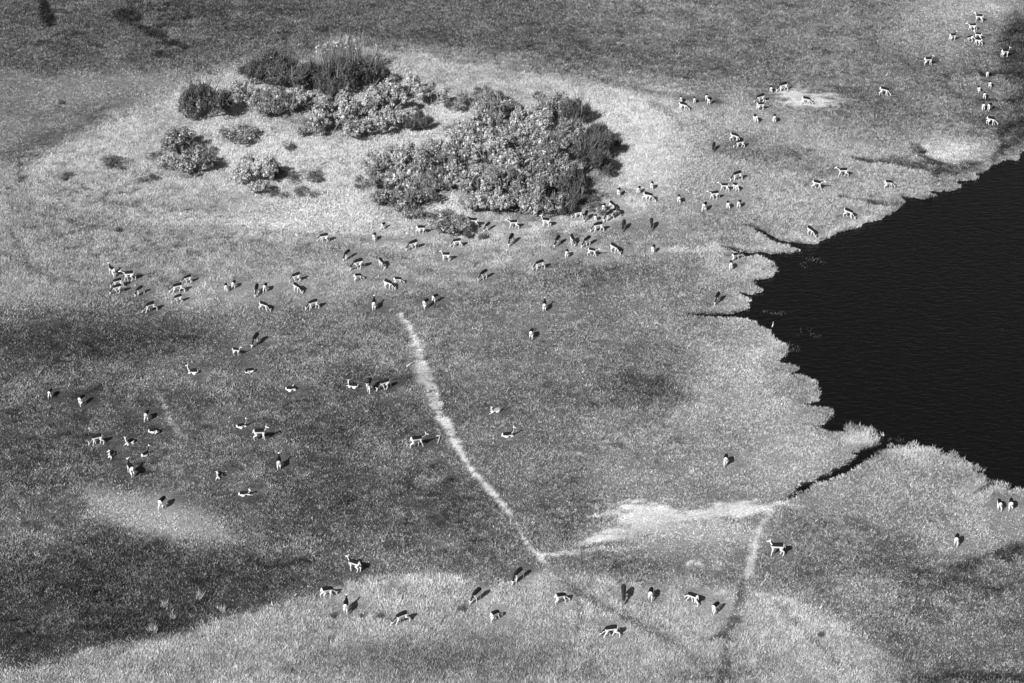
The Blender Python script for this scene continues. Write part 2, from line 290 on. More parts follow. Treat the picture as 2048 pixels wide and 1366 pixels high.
def tube(path, radii, seg=6, ys=1.0):
    V = []; Fs = []; n = len(path); path = [Vector(p) for p in path]
    for i, p in enumerate(path):
        d = (path[min(i + 1, n - 1)] - path[max(i - 1, 0)]).normalized()
        u = d.cross(Vector((0, 0, 1)));
        if u.length < .05: u = d.cross(Vector((0, 1, 0)))
        u.normalize(); v = u.cross(d)
        for k in range(seg):
            a = 2 * math.pi * k / seg
            V.append(p + (u * math.cos(a) + v * math.sin(a)) * radii[i])
    for i in range(n - 1):
        for k in range(seg):
            a = i * seg + k; b = i * seg + (k + 1) % seg; Fs.append((a, b, b + seg, a + seg))
    Fs.append(tuple(range(seg))[::-1]); Fs.append(tuple(range((n - 1) * seg, n * seg)))
    return V, Fs
def mesh_py(name, parts, mat, smooth=True):
    V = []; Fs = []
    for v, f in parts:
        o = len(V); V += [tuple(x) for x in v]; Fs += [tuple(i + o for i in q) for q in f]
    me = bpy.data.meshes.new(name); me.from_pydata(V, [], Fs); me.materials.append(mat)
    for p in me.polygons: p.use_smooth = smooth
    me.update(); return me

# ---------------------------------------------------------------- ground, water
fx = np.arange(-72, 74.01, .22); fy = np.arange(-52, 88.01, .22)
far = np.array([6, 16, 40, 90, 200, 450, 1000, 2200.])
gx = np.concatenate([fx[0] - far[::-1], fx, fx[-1] + far]); gy = np.concatenate([fy[0] - far[::-1], fy, fy[-1] + far])
GX, GY = np.meshgrid(gx, gy)
tone = np.empty(GX.shape); dsh = np.empty(GX.shape)
near = (np.abs(GX) < 80) & (GY > -60) & (GY < 98)
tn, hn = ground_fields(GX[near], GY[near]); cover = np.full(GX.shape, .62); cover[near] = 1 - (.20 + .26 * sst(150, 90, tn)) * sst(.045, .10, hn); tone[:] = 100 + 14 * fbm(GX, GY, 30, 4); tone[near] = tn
dsh[:] = sdf(GX, GY, SH_W); dsh[near] = shore_d(GX[near], GY[near])
GZ = .05 * fbm(GX, GY, 3, 3) + .03 * fbm(GX, GY, .8, 2)
GZ = np.where(dsh < .5, np.clip(dsh / .5, 0, 1) * (GZ + .06) - .06, GZ)
GZ = np.where(dsh < 0, np.maximum(-.06 + dsh * 1.2, -.9), GZ)
tone = np.where(dsh < .25, np.minimum(tone, 34 + 60 * np.clip(dsh / .25, 0, 1)), tone)
ny, nx = GX.shape; idx = np.arange(nx * ny).reshape(ny, nx)
quads = np.stack([idx[:-1, :-1], idx[:-1, 1:], idx[1:, 1:], idx[1:, :-1]], -1)
KG = .95
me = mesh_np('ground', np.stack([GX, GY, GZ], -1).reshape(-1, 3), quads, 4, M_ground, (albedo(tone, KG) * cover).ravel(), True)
obj('ground', me, kind='structure')
wz = -.16
wp = [at(1350, 1130, 0)[0], at(0, 1150, 0)[1], 900, at(0, 215, 0)[1]]
me = mesh_py('water', [([(wp[0], wp[1], wz), (wp[2], wp[1], wz), (wp[2], wp[3], wz), (wp[0], wp[3], wz)], [(0, 1, 2, 3)])], M_water)
obj('water', me, kind='structure')

HERD = '''224,541,128,A,1.05,0,standing antelope with raised head at the top left of the far-left band
258,550,184,W,1.08,0,antelope walking left with neck stretched level towards the top-left standing one
235,564,196,G,1.0,0,grazing antelope half hidden behind another in the far-left band
234,576,200,H,1.0,1,front one of two overlapping grazers in the far-left band
279,580,228,G,.9,0,grazing antelope turned half to the viewer, just right of the overlapping far-left pair
375,557,203,G,.9,0,antelope with bent neck behind a larger horned grazer, left side of the meadow
355,574,194,H,1.08,1,horned antelope grazing leftwards between two others, upper one behind its rump
356,596,204,G,.9,0,pale flanked antelope grazing just below a horned one on the left
300,612,207,H,1.05,1,horned antelope grazing left, lowest of the far-left band
452,573,95,G,.85,0,small white rump of a grazing antelope, left one of a pair seen from behind
468,567,78,G,.82,0,small white rump of a grazing antelope, right one of a pair seen from behind
513,578,265,G,1.0,0,all-dark back of an antelope grazing towards the viewer, beside one seen from behind
531,573,80,G,.9,0,antelope seen from behind just right of an all-dark one facing the viewer
592,553,202,G,.98,0,dark backed antelope grazing left, touching the rump of one below it
594,574,318,G,.95,0,antelope grazing down to the right directly under a left-facing grazer
528,611,338,G,.95,0,antelope with head down right, standing alone on the lower edge of the grazing band
626,607,200,G,1.05,0,pale antelope grazing left with legs spread, lower edge of the grazing band
648,474,184,G,1.0,0,dark antelope grazing left alone on the pale slope above the band
767,450,62,G,.75,0,small antelope from behind, the highest one left of the low shrub
749,472,80,G,.85,0,small antelope from behind with dark round back, under the highest small one
843,458,6,W,1.0,0,antelope facing right with level neck towards the low shrub
826,488,205,H,1.05,1,horned antelope grazing down left below the one that faces the low shrub
694,508,236,G,.95,0,mottled antelope grazing half towards the viewer, upper left of a large grazer
716,526,200,H,1.15,1,large horned antelope grazing left in the middle of the pale slope
763,524,300,G,.9,0,antelope with narrow dark shoulders turned away from a large horned grazer to its left
716,553,25,G,.85,0,white haunched antelope grazing away, below a large horned grazer
777,567,332,G,1.0,0,antelope grazing down to the right with a smaller one at its upper right
796,560,12,G,.85,0,smaller antelope partly behind the one grazing down to the right
748,607,90,A,1.0,0,antelope from behind with head raised, left of the top end of the pale path
852,605,62,G,.98,0,left and nearer of two antelopes just above the top of the pale path
871,595,52,G,.9,0,right and farther of two antelopes just above the top of the pale path
511,677,248,G,1.1,0,dark antelope grazing towards the viewer alone below the long band
473,702,347,A,.8,0,small white antelope with raised neck looking right, below a dark grazer
892,512,177,A,.95,0,antelope walking left with head up on the slope below the low shrub
914,484,184,G,.95,0,long bodied pale antelope grazing left at the foot of the low shrub
903,447,198,W,.8,0,small antelope showing only its back above the low shrub
498,740,200,C,1.0,0,white curled-up resting antelope below the small white standing one
385,742,180,L,1.0,0,lying antelope with raised neck on the left, the highest of the resting ones
583,776,5,C,1.0,0,dark curled-up antelope resting alone in the open middle left
705,770,175,M,1.0,0,lying antelope with a dark saddle, left of a standing pair
738,769,262,W,1.15,1,antelope facing the viewer with pale leg, between a lying one and a pale grazer
769,767,202,H,1.05,0,pale flanked antelope grazing left beside the pale path
101,785,82,G,.82,0,antelope from behind nearest the left border of the picture
164,798,68,G,1.0,0,antelope from behind, second from the left border, with a long shadow
294,829,82,G,.95,0,antelope seen from behind just above a curled resting one
309,860,12,C,1.0,0,dark curled antelope resting left of the short pale trail
194,877,194,G,1.05,0,antelope grazing left beside the resting circle of antelopes
259,883,232,N,1.0,0,resting antelope with white chest and folded foreleg to the left, top of the circle
222,908,262,N,1.0,0,resting antelope with long neck and spread ears at the left of the circle
292,906,50,L,.95,0,resting antelope seen from behind with a white band, right of the circle
261,937,118,A,1.15,0,tall antelope standing with long raised neck at the bottom of the resting circle
438,950,258,N,.95,0,resting antelope whose head points left above a white chest, lone on the dark ground
325,1003,72,G,1.1,0,antelope from behind standing on the pale patch of the lower left
490,986,8,M,1.0,0,resting antelope with two pale stripes and raised head, lowest of the resting ones
484,850,20,L,.95,0,resting antelope with pricked ears left above the long bodied standing one
520,867,4,A,1.15,0,large antelope standing sideways with head high to the right, dark saddle
558,924,92,A,1.0,0,antelope from behind with head raised and a large round shadow, centre left
834,881,18,W,1.15,0,antelope walking right towards the pale path with hind legs stretched
990,820,203,M,1.0,3,bright white lying antelope right of the pale path
1017,868,10,L,1.1,0,lying antelope with broad dark back and raised head, below the bright white one
947,443,163,W,1.0,0,antelope standing left with rounded back right behind the low shrub
975,452,232,G,.85,0,small dark antelope grazing between the low shrub and the thicket
1027,447,178,W,.95,0,pale antelope facing left against the dark foot of the thicket
1092,443,160,A,1.0,0,antelope with very long raised neck at the foot of the thicket
1022,477,248,G,1.05,0,dark antelope bending round to graze, alone below the thicket
1115,480,245,G,1.0,0,dark antelope grazing to the viewer, leftmost of three in a row below the thicket
1145,478,285,G,.95,0,narrow dark antelope with white hip, middle of three in a row below the thicket
1174,481,227,G,1.05,0,antelope grazing down left, rightmost of three in a row below the thicket
1134,505,82,G,.85,0,white rump of an antelope directly below the row of three
1185,503,342,W,.9,0,antelope with dark saddle turned right, beside the white rump below the row of three
1229,495,318,G,1.05,0,antelope grazing down to the right at the lower right end of the crowd
1307,496,70,G,.85,0,small antelope from behind on the faint pale line right of the crowd
1079,528,202,G,1.02,0,antelope grazing left alone on the edge of the dark meadow
967,548,226,G,1.02,0,antelope grazing down left with dark arched back on the meadow edge
1089,610,86,A,.95,0,antelope from behind with raised head and slanting shadow, alone on the middle meadow
1063,665,82,G,.95,0,antelope from behind, the lowest one on the middle meadow
1247,449,255,G,1.0,2,brown dull antelope facing the viewer without white flank, right of the crowd
1303,446,268,G,1.0,2,slim all-dark antelope facing the viewer, farthest right below the thicket
1196,452,192,G,1.1,0,large pale antelope grazing left at the front of the crowded bunch
1172,430,255,G,.95,0,dark backed antelope facing the viewer at the left of the crowded bunch
1156,427,188,G,.9,0,pale antelope grazing left right against the thicket edge
1191,434,84,G,.75,0,little white rump in the middle of the crowded bunch
1218,430,218,G,1.02,0,dark arched grazer in the tight knot of the crowded bunch
1225,424,200,G,.9,0,antelope mostly hidden behind the dark arched grazer
1208,413,78,G,.85,0,antelope from behind at the top left of the crowded bunch
1225,410,305,G,.9,0,antelope at the very top of the crowded bunch, neck down to the right
1237,421,300,G,.78,2,dark shaded antelope at the right rim of the crowded bunch
1238,382,76,G,.88,0,antelope from behind nearest the right side of the thicket
1278,378,70,G,.82,0,antelope from behind, middle of three small ones right of the thicket
1304,369,78,G,.85,0,antelope from behind, top right of three small ones right of the thicket
1297,392,350,H,1.05,1,horned antelope grazing right, just under the three small ones
1358,396,86,G,.9,0,lone antelope from behind between the horned grazer and the right-hand group
1410,411,66,G,1.0,0,stout antelope from behind at the lower left of the right-hand group
1429,389,190,W,1.0,0,dark saddled antelope standing square in the right-hand group
1449,373,168,W,.9,0,white flanked antelope left of one seen from behind, right-hand group
1471,372,120,G,.9,0,antelope from behind with splayed legs directly under a big grazer
1474,350,203,G,1.1,0,big antelope grazing left at the top of the right-hand group
1456,408,92,G,.85,0,antelope from behind with a round black back, bottom middle of the right-hand group
1479,406,68,G,.85,0,antelope from behind at the bottom right of the right-hand group
1635,368,340,W,1.0,0,antelope turned right with its head low above the grassy bay of the shore
1686,343,178,W,1.02,0,antelope facing left on the pale grass between dark streaks and the lake
1778,367,8,G,.95,0,antelope grazing right, closest to the upper shore of the lake
1427,292,255,G,.9,2,thin brownish antelope facing the viewer, alone left of an overlapping pair
1470,273,335,G,1.02,0,upper one of an overlapping pair, its back sloping down right
1480,286,188,G,.95,0,lower one of an overlapping pair, white body in front
1511,235,105,G,.95,0,antelope from behind on the pale grass under the head-to-tail pair, left one
1549,235,84,G,.95,1,antelope from behind with slanting horn shadows, right of a similar one
1542,177,88,G,.75,0,slim young antelope from behind beside a bright grazer near the pan
1566,172,200,G,1.1,0,bright white flanked antelope grazing left above the sandy pan
1521,195,202,G,1.05,0,antelope with black arched back grazing left over the rump of another
1522,211,8,A,.95,0,antelope with concave dark back facing right, directly under an arched one
1613,200,350,H,1.0,1,horned antelope grazing on the bright sandy pan
1367,211,340,G,.98,0,antelope grazing down right under a small one seen from behind, upper meadow
1362,197,86,G,.75,0,small antelope from behind partly hidden by the one grazing below it
1389,199,86,G,.72,0,small antelope alone between two pairs on the upper meadow
1413,193,88,G,.78,0,back one of the right pair on the upper meadow
1420,201,58,G,.82,0,front one of the right pair on the upper meadow
1698,425,328,G,1.05,0,antelope grazing at the grassy brink of the lake, right one of two
1622,461,308,G,1.0,0,antelope heading down to drink at the brink of the lake, left one of two
1471,512,30,W,.8,0,pale small antelope at the tip of the narrow upper inlet
1462,528,86,G,.9,0,antelope from behind right in front of the pale small one by the inlet
1435,594,247,G,1.0,0,antelope grazing to the viewer just above the long black inlet
1958,35,168,A,1.0,0,antelope with dark saddle, highest in the picture
1945,53,178,W,.95,0,antelope second from the top of the upper right bunch
1906,73,24,A,.95,0,antelope with raised head and long thin shadow, left of the upper right bunch
1940,76,190,G,.85,0,white antelope with lowered head at the left of an overlapping trio
1956,71,158,A,.9,0,rear one of the overlapping trio in the upper right
1956,82,150,W,.95,0,front one of the overlapping trio in the upper right
2011,105,12,A,1.0,0,bright antelope looking right at the dark marsh margin
1857,121,8,A,1.0,0,antelope standing alone with head up to the right on the upper plain
1975,146,84,G,.75,0,antelope from behind at the head of the column by the marsh
1980,167,86,G,.78,0,antelope from behind with black round back, second in the column by the marsh
1958,177,92,G,.72,0,smallest antelope of the column by the marsh, on its left
1969,189,82,G,.82,0,antelope in the middle of the column by the marsh
1967,211,82,G,.95,0,left one of the side by side pair at the bottom of the marsh column
1980,212,55,G,.9,0,right one of the side by side pair at the bottom of the marsh column
1983,240,346,G,1.02,0,antelope walking right head low at the foot of the marsh column
1769,181,346,G,1.05,0,antelope walking right with lowered head below the white bird
1452,917,82,H,1.0,1,antelope from behind with horned shadow, alone on the open grass left of the ditch
1999,1007,88,G,.95,0,left one of the rump-to-rump pair under the lower shore
2022,1006,80,G,1.0,0,right one of the rump-to-rump pair under the lower shore
1914,1077,72,G,1.0,0,antelope from behind alone left below the rump-to-rump pair
1554,1096,176,A,1.2,0,tall antelope with raised neck and dark rump spot, right of the bright trail
1122,1194,22,G,1.0,0,antelope with white haunch grazing away right, left end of the front row
1247,1184,267,G,1.12,2,all-black looking antelope facing the viewer in the front row
1302,1185,80,G,1.0,0,antelope from behind with dark cap, right of the all-black one in the front row
1385,1194,140,H,1.05,1,antelope with horned head turned left in the front row
1432,1213,55,G,.98,0,antelope grazing away right, right end of the front row
1222,1260,182,H,1.12,1,horned antelope grazing left with large dark saddle, lowest in the picture
708,1129,155,A,1.12,0,slender antelope striding up left with head high on the dark ground
655,1182,22,G,1.08,0,white haunched antelope grazing right at the left edge of the pale grass
692,1210,86,A,1.05,0,antelope from behind looking up with pale head, lower left pale grass
803,1233,206,H,1.08,1,horned antelope grazing down left among the small dark tufts
953,1188,232,G,1.08,0,arched antelope grazing down left, level with the front row
1036,1148,232,G,1.08,0,mottled antelope grazing down left at the fork of the pale path
990,1229,42,G,.95,0,antelope with bent head on the right, below the arched one'''
herd_xy = np.array([at(float(l.split(',')[0]), float(l.split(',')[1]), .45)[:2] for l in HERD.strip().splitlines()])
def grazed(X, Y):
    """sward nibbled and trodden short where the animals stand"""
    f = np.ones(len(X))
    for hx, hy in herd_xy:
        k = (np.abs(X - hx) < 2.2) & (np.abs(Y - hy) < 2.6)
        r = np.hypot((X[k] - hx - .32) / 1.25, (Y[k] - hy - .40) / 1.5)
        f[k] = np.minimum(f[k], .26 + .74 * sst(.75, 1.3, r))
    return f
# ---------------------------------------------------------------- grass: one mass nobody could count
def blades(X, Y, Z0, tone, h, K, width, lean, spread, kalb, tvar=.28):
    n = len(X); N = n * K
    ang = rng.random(N) * 2 * np.pi; r = np.sqrt(rng.random(N)) * spread * np.repeat(.6 + .8 * rng.random(n), K)
    bx = np.repeat(X, K) + r * np.cos(ang); by = np.repeat(Y, K) + r * np.sin(ang)
    hh = np.repeat(h, K) * (.55 + .75 * rng.random(N))
    la = ang + rng.normal(0, .7, N); ll = hh * lean * rng.random(N) * 1.4
    tx = bx + ll * np.cos(la); ty = by + ll * np.sin(la)
    w = width * (.6 + .8 * rng.random(N)); wa = rng.random(N) * np.pi
    dx = np.cos(wa) * w / 2; dy = np.sin(wa) * w / 2
    z0 = np.repeat(Z0, K)
    V = np.empty((N, 3, 3), np.float32)
    V[:, 0] = np.stack([bx - dx, by - dy, z0 - .02], -1); V[:, 1] = np.stack([bx + dx, by + dy, z0 - .02], -1); V[:, 2] = np.stack([tx, ty, z0 + hh], -1)
    tm = np.clip(1.25 - (tone - 85) / 75 * .75, .45, 1.3)
    tf = np.exp(np.repeat(tm, K) * (np.repeat(np.clip(rng.normal(0, tvar, n), -1.2, .5), K) + np.clip(rng.normal(0, tvar * .6, N), -1, .45)))
    a = np.repeat(albedo(tone, kalb), K) * tf
    return V.reshape(-1, 3), np.repeat(np.clip(a, .01, .85), 3)
def scatter(n, x0=-20, x1=2068, y0=-12, y1=1380):
    c = [at(x0, y0), at(x1, y0), at(x1, y1), at(x0, y1)]
    out = []
    while sum(len(o[0]) for o in out) < n:
        X = rng.uniform(c[0][0], c[1][0], n); Y = rng.uniform(c[3][1], c[0][1], n)
        px, py = pix(X, Y); k = (px > x0) & (px < x1); out.append((X[k], Y[k]))
    X = np.concatenate([o[0] for o in out])[:n]; Y = np.concatenate([o[1] for o in out])[:n]
    return X, Y
DENS = 1.0
X, Y = scatter(int(410000 * DENS), -150, 2200, -60, 1430)
d = shore_d(X, Y); k = d > .12; X, Y, d = X[k], Y[k], d[k]
tn, hg = ground_fields(X, Y)
gz = grazed(X, Y); tall = sst(.2, .32, hg)
rb = rng.random(len(X))
# long grass grows in clumps, short cover as small leafy tufts
kt = rb < tall; ks = ~kt & ((hg > .045) | (rng.random(len(X)) < .3))
Vt, at_ = blades(X[kt], Y[kt], np.zeros(kt.sum()), tn[kt], np.minimum(hg[kt], .5) * .46 * gz[kt], 8, .055, .8, .22, 1.62, .30)
Vs, as_ = blades(X[ks], Y[ks], np.zeros(ks.sum()), tn[ks], np.clip(hg[ks], .06, .17) * gz[ks], 6, .095, 1.2, .2, 1.42, .36)
V = np.concatenate([Vt, Vs]); A = np.concatenate([at_, as_])
me = mesh_np('grass', V, np.arange(len(V)), 3, M_grass, A); obj('grass', me, kind='stuff', label='short and long meadow grass', category='grass')
# fringe of longer marsh grass along the lake
X, Y = scatter(260000, 1360, 2060, 240, 1100); d = shore_d(X, Y)
px, py = pix(X, Y); rag = fbm(X, Y, 2.2, 3)
se = (px > 1690) & (py > 850)
k = ((d > -.1) & (d < .9 + rag * .5) & (rng.random(len(X)) < .55)) | (se & (d > -1.0 - 2 * rag) & (d < 1.2) & (rng.random(len(X)) < .25 + .8 * rag))
k &= ~(seg_dist(px, py, [(1772, 882), (1745, 900), (1690, 930)]) < 11); k &= ~((px > 1560) & (px < 1745) & (py > 905) & (py < 1000))
X, Y, d, px, py, rag = X[k], Y[k], d[k], px[k], py[k], rag[k]
tn, hg = ground_fields(X, Y); tn = np.clip(tn * .6 + 80 + 60 * fbm(X, Y, 1.3, 3, .6), 40, 195); se = (px > 1690) & (py > 850)
V, A = blades(X, Y, np.full(len(X), -.05), tn, np.where(se, .22 + .36 * np.clip(rag, 0, 1), .15) * grazed(X, Y), 6, .05, .8, .16, 1.4, .5)
me = mesh_np('marsh_grass', V, np.arange(len(V)), 3, M_grass, A); obj('marsh_grass', me, kind='stuff', label='longer marsh grass along the lake edge', category='grass')
# drowned stems in the water off the shore
pts = []
for cx, cy, rx, ry, nn in [(1618,518,18,9,18),(1608,528,10,6,8),(1612,664,18,8,14),(1632,668,10,8,8),(1585,697,18,8,20),(1556,625,16,3,18),(1525,622,8,2,10),(1570,690,16,10,30),(1600,500,10,5,14),(1790,878,18,5,24),(1640,520,12,6,12)]:
    for i in range(nn):
        a = random.random() * 6.28; r = random.random() ** .5
        q = at(cx + rx * r * math.cos(a), cy + ry * r * math.sin(a)); pts.append(q[:2])
pts = np.array(pts)
V, A = blades(pts[:, 0], pts[:, 1], np.full(len(pts), -.22), np.full(len(pts), 95.), np.full(len(pts), .22), 3, .05, 1.2, .12, 1.0, .4)
me = mesh_np('water_weed', V, np.arange(len(V)), 3, M_grass, A); obj('water_weed', me, kind='stuff', label='thin weed stems standing in the lake near the shore', category='water weed')

# ---------------------------------------------------------------- shrubs
def leaf_cloud(centres, norms, rad, tones, K, size, out=.6, flat=1.0):
    """K small leaves (diamonds) round each centre"""
    n = len(centres); N = n * K
    c = np.repeat(centres, K, 0); nn = np.repeat(norms, K, 0); r = np.repeat(rad, K)
    off = rng.normal(0, 1, (N, 3)); off /= np.linalg.norm(off, axis=1, keepdims=True) + 1e-6
    off *= (rng.random(N) ** .5)[:, None] * r[:, None]
    p = c + off + nn * (r * .15)[:, None]
    nv = off / (r[:, None] + 1e-6) * 1.2 + nn * out + rng.normal(0, .3, (N, 3)); nv /= np.linalg.norm(nv, axis=1, keepdims=True) + 1e-6
    u = np.cross(nv, rng.normal(0, 1, (N, 3))); u /= np.linalg.norm(u, axis=1, keepdims=True) + 1e-6; v = np.cross(nv, u)
    s = size * (.6 + .8 * rng.random(N))[:, None]
    V = np.stack([p - u * s, p - v * s * .55 * flat, p + u * s, p + v * s * .55 * flat], 1)
    V[:, :, 2] = np.maximum(V[:, :, 2], .01)
    t = np.repeat(np.repeat(tones, K) * np.exp(rng.normal(0, .12, N)), 4)
    return V.reshape(-1, 3), t
def crown(kind, seed, a, h):
    """leaf mesh of a shrub a metres wide, h metres tall"""
    r0 = np.random.default_rng(seed)
    nl = {'B': 11, 'D': 10, 'M': 11, 'T': 7}[kind]
    lobes = []
    for i in range(nl):
        an = r0.random() * 6.28; q = r0.random() ** .5 * .62 if i else 0
        R = (.30 + .2 * r0.random()) * (1 if i else 1.15)
        q += .22; Rm = R * a / 2 * (.70 if i else 1); lobes.append((math.cos(an) * q * a / 2, math.sin(an) * q * a / 2, h * (.30 + .5 * r0.random() * (1.1 - q)), Rm * (.85 if kind in 'BM' else 1), min(Rm, h * .34)))
    area = a * h * 2
    nc = int({'B': 19, 'D': 38, 'M': 22, 'T': 16}[kind] * (area + 1.0))
    li = r0.integers(0, nl, nc); L = np.array(lobes)[li]
    d = r0.normal(0, 1, (nc, 3)); d /= np.linalg.norm(d, axis=1, keepdims=True); d[:, 2] = np.abs(d[:, 2]) * np.where(r0.random(nc) < (.95 if kind in 'BM' else .8), 1, -.5)
    rr = np.where(r0.random(nc) < .75, .85 + .25 * r0.random(nc), r0.random(nc) ** .5 * .8)
    c = np.stack([L[:, 0] + d[:, 0] * L[:, 3] * rr, L[:, 1] + d[:, 1] * L[:, 3] * rr, L[:, 2] + d[:, 2] * L[:, 4] * rr], 1)
    c[:, 2] = np.clip(c[:, 2], .05, None)
    if kind == 'B':
        rad = .08 + .15 * r0.random(nc) ** 1.5; tones = .37 * np.exp(r0.normal(0, .42, nc)); K, s = 17, .07
    elif kind == 'M':
        rad = .12 + .16 * r0.random(nc); tones = .22 * np.exp(r0.normal(0, .6, nc)); K, s = 14, .07
    elif kind == 'D':
        rad = .12 + .2 * r0.random(nc); tones = .085 * np.exp(r0.normal(0, .5, nc)); K, s = 12, .06
    else:
        rad = .12 + .2 * r0.random(nc); tones = .11 * np.exp(r0.normal(0, .5, nc)); K, s = 12, .06
    global rng
    keep = rng; rng = r0
    V, t = leaf_cloud(c, d, rad, tones, K, s)
    if kind in 'DM':     # long shoots standing out of the crown
        ns = int((70 if kind == 'D' else 14) * a); b = c[r0.integers(0, nc, ns)]
        dd = d[r0.integers(0, nc, ns)] * .7 + np.array([0, 0, .8]) + r0.normal(0, .25, (ns, 3)); l = .3 + .5 * r0.random(ns)
        w = r0.normal(0, .02, (ns, 3)); V2 = np.stack([b - w, b + w, b + dd * l[:, None] + w * .3, b + dd * l[:, None] - w * .3], 1).reshape(-1, 3)
        V2[:, 2] = np.maximum(V2[:, 2], .01)
        V = np.concatenate([V, V2]); t = np.concatenate([t, np.full(len(V2), .16 if kind == 'D' else .3)])
    rng = keep
    stems = []
    for i in range(nl):
        x, y, z, _, _ = lobes[i]; bx, by = x * .15, y * .15
        mid = (x * .5 + r0.normal(0, .08), y * .5 + r0.normal(0, .08), z * .5)
        stems.append(tube([(bx, by, -.05), mid, (x, y, z), (x * 1.3, y * 1.3, min(z + .3 * h, h * .97))], [.05, .04, .028, .012], 5))
    return mesh_np('crown', V, np.arange(len(V)), 4, M_leaf, np.clip(t, .01, .8)), mesh_py('stems', stems, M_wood)
KIND_CAT = {'B': 'shrub', 'D': 'bush', 'M': 'shrub', 'T': 'scrub'}
NAME = {'B': 'leafy_shrub', 'D': 'dark_bush', 'M': 'mixed_shrub', 'T': 'low_scrub'}
